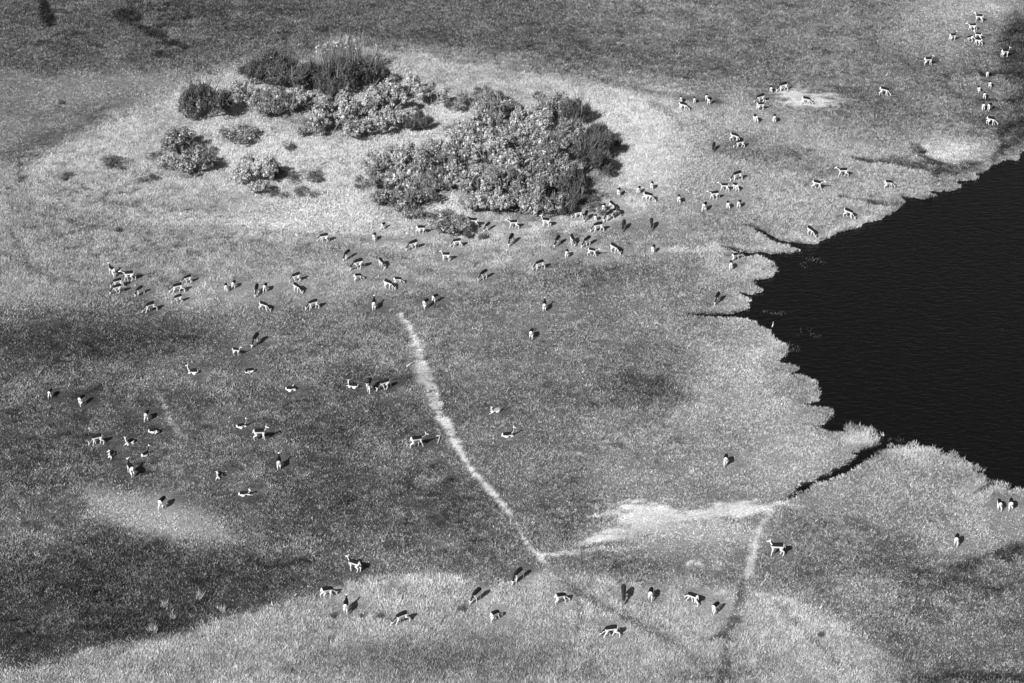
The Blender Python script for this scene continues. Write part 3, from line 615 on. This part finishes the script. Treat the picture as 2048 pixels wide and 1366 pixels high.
SHRUBS = '''414,248,100,68,D,dense dark bush standing alone left of the bush belt with its own black shadow
507,178,62,52,D,dark bush at the upper left tip of the long dark belt
549,165,74,62,D,tall dark bush at the top of the long dark belt
590,188,92,62,D,broad dark bush in the middle of the long dark belt
628,190,72,60,D,dark bush in the right half of the long dark belt
655,208,60,42,D,low dark bush at the lower right end of the long dark belt
488,214,62,46,B,pale leafy shrub below the left tip of the dark belt
547,244,80,56,M,mixed shrub hanging below the dark belt with a dark pointed foot
583,222,66,42,B,pale shrub tucked under the middle of the dark belt
628,232,72,48,B,pale shrub right below the low end of the dark belt
664,276,92,58,B,bulky pale leafy shrub in the front of the upper belt
624,280,50,34,M,small shrub at the left foot of the bulky pale one
712,286,64,44,B,pale shrub with black gaps, front middle of the upper belt
718,246,84,60,B,round pale shrub behind the front ones of the upper belt
772,244,86,66,B,round pale shrub near the right of the upper belt
764,282,84,52,B,pale shrub in front of the two round ones with dark foot
706,188,86,66,D,tallest dark bush with bright upright stems above, top of the island
744,182,60,52,D,dark bush leaning against the right of the tallest one
808,212,84,52,B,long pale shrub to the right of the round ones
863,220,62,52,B,shrub with curled bright leaves and black shadow at the right end of the upper belt
833,266,52,36,D,small dark bush below the right end of the upper belt
358,318,88,58,M,twiggy shrub with dark centre, left of the island
388,354,86,50,M,shrub with dark foot just below the twiggy one
346,350,62,34,B,pale sprawling shrub at the left of the twiggy one
482,298,84,36,M,sparse grey shrub in the clearing left of the centre
508,376,88,60,B,leafy shrub in the lower clearing with black shadow at the right
518,394,42,32,B,small leafy shrub at the foot of the lower clearing shrub
552,360,34,26,D,small dark bush touching the lower clearing shrub on its right
607,372,74,26,T,flat pale shrub in the middle of the lower clearing
610,398,46,16,T,low dark scrub under the flat pale shrub
246,345,80,26,T,low dark scrub far left on the pale slope
138,364,34,12,T,tiny scrub nearest the left border
965,186,28,18,T,tiny dark scrub above the great thicket
942,228,74,34,M,low grey shrub at the upper left fringe of the great thicket
988,226,62,36,M,shrub on the top fringe of the great thicket
839,307,34,14,T,tiny scrub on the pale clearing left of the great thicket
798,358,82,62,B,pale leafy shrub, upper left of the western clump
845,356,62,54,B,leafy shrub with a black stem line, upper right of the western clump
803,398,84,52,B,leafy shrub in the middle of the western clump
795,428,74,44,M,dull shrub at the lower left of the western clump
848,420,70,44,M,dull shrub at the lower right of the western clump
915,300,68,50,B,pale shrub at the left edge of the great thicket, upper part
950,290,74,60,B,leafy shrub near the upper left of the great thicket
990,270,78,58,M,grey shrub near the top of the great thicket
1100,252,92,60,M,dark fringed shrub on the top right of the great thicket
1146,262,64,52,D,dark bush on the upper right shoulder of the great thicket
1092,292,88,64,B,brightly lit rounded shrub below the top right of the great thicket
1136,304,72,64,M,lit shrub right of the rounded one in the great thicket
1186,304,62,54,D,dark feathery bush at the right edge of the great thicket
1206,330,58,52,D,farthest right dark bush of the great thicket
1172,350,72,64,D,dark bush beside the black hollow of the great thicket
1032,316,88,68,B,bright shrub in the upper centre of the great thicket
974,340,94,70,B,brightest leafy shrub in the left centre of the great thicket
1078,340,86,66,M,grey rounded shrub in the centre of the great thicket
1026,368,86,64,B,bright fan shaped shrub in the middle of the great thicket
1106,384,88,68,M,grey bush left of the black hollow of the great thicket
908,346,74,52,M,dull shrub on the left side of the great thicket
908,388,78,54,B,leafy shrub at the lower left corner of the great thicket
958,398,82,58,B,clumpy shrub in the lower left of the great thicket
1010,406,82,60,M,clumpy shrub in the lower centre of the great thicket
1062,408,86,60,M,grey clumpy shrub in the lower right centre of the great thicket
1146,410,74,52,D,dark shrub in the lower right of the great thicket
1192,402,62,36,T,thin shaded scrub at the lower right corner of the great thicket
948,428,60,42,B,leafy shrub at the very front left of the great thicket
988,434,74,46,B,leafy shrub at the front of the great thicket, left of centre
1040,438,80,48,B,leafy shrub at the front centre of the great thicket
1092,434,76,44,M,dull shrub at the front of the great thicket, right of centre
1126,430,50,30,D,dark low bush at the front right of the great thicket
893,480,90,44,M,low shrub standing apart before the thicket among the antelopes
928,476,44,28,D,small dark bush at the right side of the low shrub before the thicket
967,478,32,18,T,tiny sparse scrub right of the low shrub before the thicket
752,352,60,48,B,pale shrub at the far left edge of the western clump
762,386,64,46,M,grey shrub at the left side of the western clump, middle height
770,420,56,38,M,dull shrub at the lower left corner of the western clump
876,336,64,50,B,leafy shrub bridging the western clump and the great thicket, upper one
872,392,62,46,M,grey shrub bridging the western clump and the great thicket, lower one
1018,246,56,44,M,grey shrub on the left of the top fringe of the great thicket
1060,272,70,56,B,leafy shrub near the top centre of the great thicket
1216,312,44,40,D,feathery dark bush on the right rim of the great thicket
1200,360,56,50,D,dark bush at the right rim below the farthest right one
318,330,60,24,T,low dark scrub left of the twiggy shrub with the dark centre
416,318,46,20,T,low scrub on the right of the twiggy shrub with the dark centre
424,340,36,14,T,tiny dark scrub right of the shrub with the dark foot
300,372,44,14,T,small scrub below and left of the shrub with the dark foot
560,398,40,14,T,small scrub right of the foot of the lower clearing shrub
724,376,46,18,T,grey scrub left of the western clump on the pale clearing
576,300,40,14,T,small scrub right of the sparse grey shrub in the clearing
872,438,56,22,T,grey scrub between the western clump and the low front shrub
826,440,50,24,M,small dull shrub under the lower right of the western clump
1192,430,44,16,T,thin dark scrub beside the crowded antelopes at the thicket corner
905,224,40,16,T,low scrub between the upper belt and the great thicket'''
protos = {}
def proto(kind, aspect, v):
    key = (kind, aspect, v)
    if key not in protos:
        a = 3.6; h = {0: .45, 1: .62, 2: .85}[aspect] * a * .95
        protos[key] = (crown(kind, hash(v * 7 + aspect * 31 + ord(kind)) % 9999, a, h), a, h)
    return protos[key]
for i, ln in enumerate(SHRUBS.strip().splitlines()):
    x, y, w, h, kind, label = ln.split(',', 5); x, y, w, h = map(float, (x, y, w, h))
    s = ppm(y); wm = w / s
    # apparent height = height*cos + depth*sin/…: solve roughly for the real height
    hm = max(.9, (h - wm * sn * s * .40) / (cd * s)) if kind != 'T' else .5
    asp = 0 if hm / wm < .5 else (1 if hm / wm < .72 else 2)
    (cm, sm), pa, ph = proto(kind, asp, i % 4)
    root = bpy.data.objects.new(NAME[kind], None); COL.objects.link(root)
    yb = y - wm * sn * s * .28
    root.location = at(x, yb); root.rotation_euler = (0, 0, (i * 2.399) % 6.28); root.empty_display_size = .3
    k = wm / pa * 1.12; kz = hm / ph * 1.35; root.scale = (k, k, max(kz, k * .45))
    root['label'] = label; root['category'] = KIND_CAT[kind]; root['group'] = 'shrubs and bushes on the island of pale grass'
    obj('crown', cm, root); obj('branches', sm, root)

# upright bright stems growing through the tallest dark bush
root = bpy.data.objects.new('reed_clump', None); COL.objects.link(root); root.location = at(695, 148)
root['label'] = 'tall clump of bright upright reeds at the back of the tallest dark bush'; root['category'] = 'reed'
n = 520; cx = rng.uniform(-3.0, 3.0, 22); cy = rng.uniform(0, 1.8, 22); ch = rng.uniform(2.9, 4.3, 22) - .09 * cx ** 2; ci = rng.integers(0, 22, n)
X = cx[ci] + rng.normal(0, .22, n); Yv = cy[ci] + rng.normal(0, .2, n)
V, A = blades(X, Yv, np.full(n, .0), np.full(n, 150.), ch[ci] * (.8 + .3 * rng.random(n)), 3, .07, .3, .2, 1.2, .4)
obj('stalks', mesh_np('stalks', V, np.arange(len(V)), 3, M_grass, A), root)
n = 330; ci = rng.integers(0, 22, n); d3 = rng.normal(0, 1, (n, 3)); d3 /= np.linalg.norm(d3, axis=1, keepdims=True)
c3 = np.stack([cx[ci] * 1.08, cy[ci], ch[ci] * .82], 1) + d3 * np.array([.38, .38, .55])
V, A = leaf_cloud(c3, d3, np.full(n, .16), .42 * np.exp(rng.normal(0, .4, n)), 10, .08)
obj('leaves', mesh_np('reed_leaves', V, np.arange(len(V)), 4, M_leaf, np.clip(A, .02, .8)), root)

# bare branching snag left of it, and dry sticks on the ground
def branchy(seed, h, spread, r=.05, depth=3):
    r0 = random.Random(seed); out = []
    def grow(p, d, l, r, k):
        mid = p + d * l * .5 + Vector([r0.gauss(0, .06 * l) for _ in range(3)]); q = p + d * l
        out.append(tube([p, mid, q], [r, r * .8, r * .55], 5))
        if k:
            for _ in range(r0.choice((2, 3))):
                nd = (d + Vector((r0.gauss(0, spread), r0.gauss(0, spread), r0.gauss(.1, .3)))).normalized(); grow(q, nd, l * r0.uniform(.55, .8), r * .55, k - 1)
    grow(Vector((0, 0, -.05)), Vector((.05, 0, 1)).normalized(), h * .42, r, depth); return out
o = obj('bare_snag', mesh_py('bare_snag', branchy(3, 2.6, .6, .07, 4), M_pale_wood), None, at(664, 172), label='bare pale branching snag left of the tallest dark bush', category='dead shrub')
for x, y, rz, k, lab in [(362,318,.6,1.0,'pale dead twigs sticking out of the twiggy shrub on the left'),(1164,405,.9,1.1,'thin pale dead stem at the lower right rim of the thicket'),(826,336,0,1.0,'dark bare stem between two leafy shrubs of the western clump')]:
    obj('dead_stem', mesh_py('dead_stem', branchy(int(x), 1.9 * k, .35, .035, 2), M_pale_wood if 'pale' in lab else M_beak), None, at(x, y), rz, label=lab, category='dead stem', group='dead stems')
def stick(x0, y0, x1, y1, r, lab, mat=M_pale_wood, name='fallen_branch', bend=.08):
    a = Vector(at(x0, y0, .1)); b = Vector(at(x1, y1, .12)); m = (a + b) / 2 + Vector((bend, bend * 2, .06)); base = Vector((m.x, m.y, 0))
    obj(name, mesh_py(name, [tube([a - base, m - base, b - base], [r, r * .8, r * .4], 6)], mat), None, base, label=lab, category='branch')
stick(813, 733, 829, 725, .07, 'pale fallen stick beside the upper part of the pale path')
stick(640, 329, 662, 324, .05, 'thin grey fallen branch lying in the upper clearing', M_wood)
stick(362, 420, 388, 418, .05, 'thin grey fallen branch on the lower left clearing', M_wood)
stick(873, 872, 875, 887, .06, 'curved pale stick right of the antelope walking to the path', bend=.25)

# small dark tussocks standing alone
tus = [(122,208,.5,'lone dark tussock on the upper left plain'),(240,463,.6,'lone dark tussock on the slope left of the clearing'),(924,1219,.5,'dark tussock below the arched grazer in the lower pale grass'),(665,1234,.45,'dark tussock under the antelope that looks up, lower left pale grass'),
       (762,1236,.4,'dark tussock left of the horned antelope in the lower pale grass'),(725,1233,.3,'smallest dark tussock in the lower pale grass'),(912,1043,.55,'black tussock on the dark ground left of the pale path'),(885,1104,.4,'black tussock below the other one left of the pale path'),
       (1643,1273,.4,'black twiggy tussock on the pale grass at the lower right'),(335,780,.25,'tiny dark tussock above the short pale trail'),(130,712,.35,'tiny dark tussock on the dark left meadow')]
tm, _ = crown('D', 77, 1.0, .5)
for i, (x, y, sz, lab) in enumerate(tus):
    obj('tussock', tm, None, at(x, y), i * 1.7, (sz * 1.3, sz * 1.3, sz), label=lab, category='tussock', group='dark tussocks in the meadow')
pal = [(308,1263,.7,'bright tuft of grass at the upper edge of the lower pale grass'),(399,1196,.6,'pale tuft high on the dark lower left ground'),(330,1212,.5,'pale tuft on the dark lower left ground, left of a higher one'),(446,1222,.5,'pale tuft near the border of the dark lower left ground'),(345,1236,.4,'small pale tuft between the others on the dark lower left ground'),(396,1275,.55,'pale tuft at the margin of the lower pale grass')]
for i, (x, y, sz, lab) in enumerate(pal):
    V, A = blades(rng.normal(0, .12, 16), rng.normal(0, .12, 16), np.zeros(16), np.full(16, 170.), np.full(16, .5), 6, .05, .6, .1, 1.25, .2)
    obj('grass_tuft', mesh_np('grass_tuft', V, np.arange(len(V)), 3, M_grass, A), None, at(x, y), 0, sz * 1.6, label=lab, category='grass tuft', group='pale grass tufts')

# ---------------------------------------------------------------- antelopes
def capsules(segs):
    """list of (p, q, r0, r1, yscale) -> bmesh union source"""
    bm = bmesh.new()
    for p, q, r0, r1, ys in segs:
        p = Vector(p); q = Vector(q); d = q - p; L = d.length; 
        n = max(2, int(L / .03)); z = d.normalized()
        side = Vector((0, 1, 0)) if abs(z.y) < .9 else Vector((1, 0, 0))
        u = side.cross(z).normalized(); v = z.cross(u).normalized(); rings = []
        prof = []
        for k in range(5): a = math.pi / 2 * (1 - k / 4.0) ; prof.append((-math.sin(a) * r0, math.cos(a) * r0))
        for k in range(1, n): prof.append((L * k / n, r0 + (r1 - r0) * k / n))
        for k in range(5): a = math.pi / 2 * k / 4.0; prof.append((L + math.sin(a) * r1, math.cos(a) * r1))
        SEG = 12
        for t, r in prof:
            r = max(r, .0015); ring = []
            for j in range(SEG):
                a = 2 * math.pi * j / SEG
                ring.append(bm.verts.new(p + z * t + u * math.cos(a) * r + v * math.sin(a) * r * ys))
            rings.append(ring)
        for a, b in zip(rings, rings[1:]):
            for j in range(SEG): bm.faces.new((a[j], a[(j + 1) % SEG], b[(j + 1) % SEG], b[j]))
        bm.faces.new(rings[0][::-1]); bm.faces.new(rings[-1])
    bmesh.ops.recalc_face_normals(bm, faces=bm.faces); return bm
def build_body(name, torso, limbs, mat, allover=0.0):
    segs = torso + limbs
    bm = capsules(segs); me = bpy.data.meshes.new(name + '_src'); bm.to_mesh(me); bm.free()
    o = bpy.data.objects.new('tmp', me); COL.objects.link(o)
    m = o.modifiers.new('r', 'REMESH'); m.mode = 'VOXEL'; m.voxel_size = .0135
    m = o.modifiers.new('s', 'SMOOTH'); m.factor = .5; m.iterations = 3
    dg = bpy.context.evaluated_depsgraph_get(); res = bpy.data.meshes.new_from_object(o.evaluated_get(dg)); bpy.data.objects.remove(o); bpy.data.meshes.remove(me)
    res.name = name; n = len(res.vertices)
    co = np.empty(n * 3); res.vertices.foreach_get('co', co); co = co.reshape(-1, 3)
    no = np.empty(n * 3); res.vertices.foreach_get('normal', no); no = no.reshape(-1, 3)
    best = np.full(n, 1e9); val = np.zeros(n)
    for i, (p, q, r0, r1, ys) in enumerate(segs):
        p = np.array(p); q = np.array(q); v = q - p; L = v @ v + 1e-9
        t = np.clip(((co - p) @ v) / L, 0, 1); dd = np.linalg.norm(co - p - t[:, None] * v, axis=1) - (r0 + (r1 - r0) * t)
        if i < len(torso):
            dv = v / math.sqrt(L); up = np.array([0, 0, 1.]) - dv * dv[2]
            if dv[2] > .75: up = np.array([-1., 0, .3])      # raised neck: dark on its back
            up = up / np.linalg.norm(up); s = no @ up
            c = np.clip((s - .16) * 3.8 + .5, 0, 1)
            if i == 0: c = c * np.clip((co[:, 0] - p[0] + r0 * .72) * 14, 0, 1)     # pale rump
            if i >= len(torso) - 1: c = c * .0 + np.clip((s - .6) * 1.2, 0, .45)    # head
        else: c = np.zeros(n)
        k = dd < best; best[k] = dd[k]; val[k] = c[k]
    foot = np.clip((.05 - co[:, 2]) * 25, 0, 1) * 0
    val = np.clip(np.maximum(val, foot) + allover * (val < .5) * .0, 0, 1)
    a = res.attributes.new('coat', 'FLOAT', 'POINT'); a.data.foreach_set('value', val.astype(np.float32))
    for pl in res.polygons: pl.use_smooth = True
    res.materials.clear(); res.materials.append(mat); return res
def legs(hx, fx_, hz, fz, stride=0.0, split=0.0):
    out = []
    for s, st in ((-1, stride), (1, -stride)):
        y = s * .085; y2 = s * (.10 + split)
        h = (hx, y, hz - .04); kn = (hx + .09 + st * .5, s * .105, hz - .28); hk = (hx - .09 + st, y2, .33); ft = (hx - .04 + st * 1.3, y2, .07); hf = (hx + .00 + st * 1.35, y2, .015)
        out += [(h, kn, .135, .085, .75), (kn, hk, .080, .042, 1), (hk, ft, .038, .028, 1), (ft, hf, .028, .030, 1)]
        st2 = -st
        a = (fx_, y, fz - .10); e = (fx_ - .03 + st2 * .4, s * .095, fz - .28); k = (fx_ + st2 * .8, y2 * .95, .28); ft = (fx_ + st2 * 1.2, y2 * .95, .07); hf = (fx_ + .03 + st2 * 1.25, y2 * .95, .015)
        out += [(a, e, .11, .065, .75), (e, k, .060, .037, 1), (k, ft, .034, .027, 1), (ft, hf, .027, .030, 1)]
    return out
def head(b, m, tail=None, ear=.13, lat=0.0):
    """b skull, m muzzle; returns (head torso seg, ears...)"""
    b = Vector(b); m = Vector(m); d = (m - b).normalized(); side = d.cross(Vector((0, 0, 1)));
    side = side.normalized() if side.length > .1 else Vector((0, 1, 0))
    up = side.cross(d).normalized(); ears = []
    for s in (-1, 1):
        a = b + side * s * .045 + up * .03; t = a + side * s * ear * .8 + up * ear * .55 - d * .05
        ears.append((tuple(a), tuple(a.lerp(t, .55)), .018, .030, .6)); ears.append((tuple(a.lerp(t, .55)), tuple(t), .030, .008, .6))
    return (tuple(b), tuple(m), .072, .036, .85), ears, (b + up * .05 - d * .01, up, d, side)
def horns(fr, sc=1.0):
    b, up, d, side = fr; out = []
    for s in (-1, 1):
        p0 = b + side * s * .03; pts = [p0, p0 + up * .12 - d * .10 + side * s * .03, p0 + up * .22 - d * .26 + side * s * .09, p0 + up * .40 - d * .34 + side * s * .12, p0 + up * .55 - d * .32 + side * s * .09]
        out.append(tube(pts, [.022, .020, .016, .011, .004], 6))
    return out
TAIL = [((-.49, 0, .84), (-.56, 0, .62), .032, .022, 1)]
def pose(code, mat, suffix):
    lie = code in 'LMNC'
    if code in 'GH':
        st = .09 if code == 'G' else .17
        B = (.62, .03, .28) if code == 'G' else (.64, -.04, .27); Mz = (.68, .04, .06) if code == 'G' else (.72, -.10, .05)
        torso = [((-.30, 0, .78), (-.02, 0, .75), .215, .208, .84), ((-.02, 0, .75), (.22, 0, .70), .208, .19, .82), ((.20, 0, .70), (.43, 0, .53), .14, .095, .78), ((.43, 0, .53), B, .095, .068, .85)]
        hd, ears, fr = head(B, Mz); limbs = legs(-.34, .22, .77, .71, st, .02 if code == 'G' else 0) + ears + TAIL
    elif code == 'W':
        B = (.66, 0, 1.00); Mz = (.86, .02, .93)
        torso = [((-.30, 0, .785), (-.02, 0, .765), .215, .208, .84), ((-.02, 0, .765), (.22, 0, .745), .208, .185, .82), ((.22, 0, .78), (.44, 0, .90), .135, .09, .78), ((.44, 0, .90), B, .088, .064, .85)]
        hd, ears, fr = head(B, Mz); limbs = legs(-.34, .24, .77, .75, .13) + ears + TAIL
    elif code == 'A':
        B = (.45, 0, 1.12); Mz = (.65, .03, 1.06)
        torso = [((-.30, 0, .785), (-.02, 0, .775), .215, .208, .84), ((-.02, 0, .775), (.22, 0, .765), .208, .185, .82), ((.22, 0, .80), (.35, 0, .93), .135, .095, .78), ((.35, 0, .93), B, .090, .064, .85)]
        hd, ears, fr = head(B, Mz); limbs = legs(-.34, .24, .77, .75, .06) + ears + TAIL
    else:
        z = .20; torso = [((-.42, 0, z), (-.10, 0, z + .01), .185, .185, .95), ((-.10, 0, z + .01), (.24, 0, z + .02), .185, .165, .92)]
        if code == 'L': B = (.50, 0, .80); Mz = (.70, .04, .74); torso += [((.24, 0, z + .06), (.42, 0, .46), .125, .08, .8), ((.42, 0, .46), B, .078, .056, .8)]
        elif code == 'N': B = (.50, .02, .82); Mz = (.66, -.14, .78); torso += [((.26, 0, z + .06), (.44, 0, .46), .13, .085, .85), ((.44, 0, .46), B, .082, .058, .85)]
        elif code == 'M': B = (.42, .10, .62); Mz = (.56, .25, .56); torso += [((.24, 0, z + .06), (.42, .03, .38), .125, .085, .8), ((.42, .03, .38), B, .082, .058, .8)]
        else: B = (.20, .34, .22); Mz = (-.02, .38, .08); torso += [((.24, 0, z + .04), (.40, .17, .24), .125, .085, .8), ((.40, .17, .24), B, .082, .062, .8)]
        hd, ears, fr = head(B, Mz)
        limbs = [((-.36, -.12, .14), (-.06, -.24, .10), .12, .06, .8), ((-.06, -.24, .10), (-.34, -.27, .05), .05, .025, 1), ((-.34, -.27, .05), (-.12, -.32, .03), .024, .02, 1),
                 ((-.36, .12, .14), (-.08, .20, .10), .12, .06, .8), ((-.08, .20, .10), (-.30, .22, .05), .05, .025, 1),
                 ((.26, -.08, .12), (.44, -.13, .07), .08, .035, 1), ((.44, -.13, .07), (.20, -.17, .03), .028, .02, 1)]
        limbs += [((.26, .08, .12), (.50, .13, .07), .08, .035, 1), ((.50, .13, .07), (.74, .12, .03), .028, .02, 1)] if code in 'NM' else [((.26, .08, .12), (.44, .12, .07), .08, .035, 1), ((.44, .12, .07), (.22, .16, .03), .028, .02, 1)]
        limbs += ears + [((-.60, 0, .22), (-.68, .05, .06), .03, .018, 1)]
    if lie:
        f = lambda g: ((g[0][0] * .82, g[0][1], g[0][2]), (g[1][0] * .82, g[1][1], g[1][2])) + tuple(g[2:])
        torso = [f(g) for g in torso]; hd = f(hd); limbs = [f(g) for g in limbs]
    torso.append(hd)
    return build_body('antelope_' + code + suffix, torso, limbs, mat), mesh_py('horns', horns(fr), M_horn)
cache = {}
for i, ln in enumerate(HERD.strip().splitlines()):
    x, y, hd_, code, sc, flag, label = ln.split(',', 6); x, y, hd_, sc, flag = float(x), float(y), float(hd_), float(sc), int(flag)
    brown = flag == 2; key = (code, flag if flag > 1 else 0)
    if key not in cache: cache[key] = pose(code, {2: M_coat_brown, 3: M_coat_white}.get(flag, M_coat), {2: '_dull', 3: '_white'}.get(flag, ''))
    body, hm_ = cache[key]; sc *= .99
    h = math.radians(hd_); lie = code in 'LMNC'
    zc = .22 if lie else .56
    q = at(x, y, zc * sc); off = (.0 if lie else -.02) * sc
    o = obj('antelope', body, None, (q[0] - off * math.cos(h), q[1] - off * math.sin(h), 0), h, sc, label=label, category='antelope', group='antelopes on the floodplain')
    if i % 2: o.scale = (sc, -sc, sc)
    if flag == 1: obj('horns', hm_, o)

# ---------------------------------------------------------------- white birds
def bird(x, y, k, rz, lab):
    r = bpy.data.objects.new('egret', None); COL.objects.link(r); r.location = at(x, y, 0); r.rotation_euler = (0, 0, rz); r.scale = (k, k, k)
    r['label'] = lab; r['category'] = 'bird'; r['group'] = 'white egrets'
    segs = [((-.16, 0, .34), (.10, 0, .44), .07, .10, .8), ((-.30, 0, .29), (-.16, 0, .34), .02, .07, .8), ((.10, 0, .46), (.20, 0, .62), .05, .03, 1), ((.20, 0, .62), (.12, 0, .76), .03, .025, 1), ((.12, 0, .76), (.20, 0, .82), .026, .036, 1), ((.20, 0, .82), (.25, 0, .815), .036, .022, 1)]
    bm = capsules(segs); me = bpy.data.meshes.new('b'); bm.to_mesh(me); bm.free(); o = bpy.data.objects.new('t', me); COL.objects.link(o)
    m = o.modifiers.new('r', 'REMESH'); m.mode = 'VOXEL'; m.voxel_size = .012
    res = bpy.data.meshes.new_from_object(o.evaluated_get(bpy.context.evaluated_depsgraph_get())); bpy.data.objects.remove(o)
    res.name = 'egret_body'; res.materials.clear(); res.materials.append(M_feather)
    for pl in res.polygons: pl.use_smooth = True
    obj('body', res, r); obj('beak', mesh_py('beak', [tube([(.25, 0, .815), (.38, 0, .79)], [.018, .003], 6)], M_beak), r)
    for s in (-1, 1): obj('leg', mesh_py('leg', [tube([(0, s * .04, .36), (-.02, s * .04, .18), (.0, s * .04, -.02), (.06, s * .05, -.02)], [.012, .009, .009, .006], 6)], M_beak), r)
bird(1545, 656, .68, 1.2, 'white egret standing at the water edge below the long black inlet')
bird(1773, 154, .62, .7, 'white egret on the dark plain above the walking antelope')
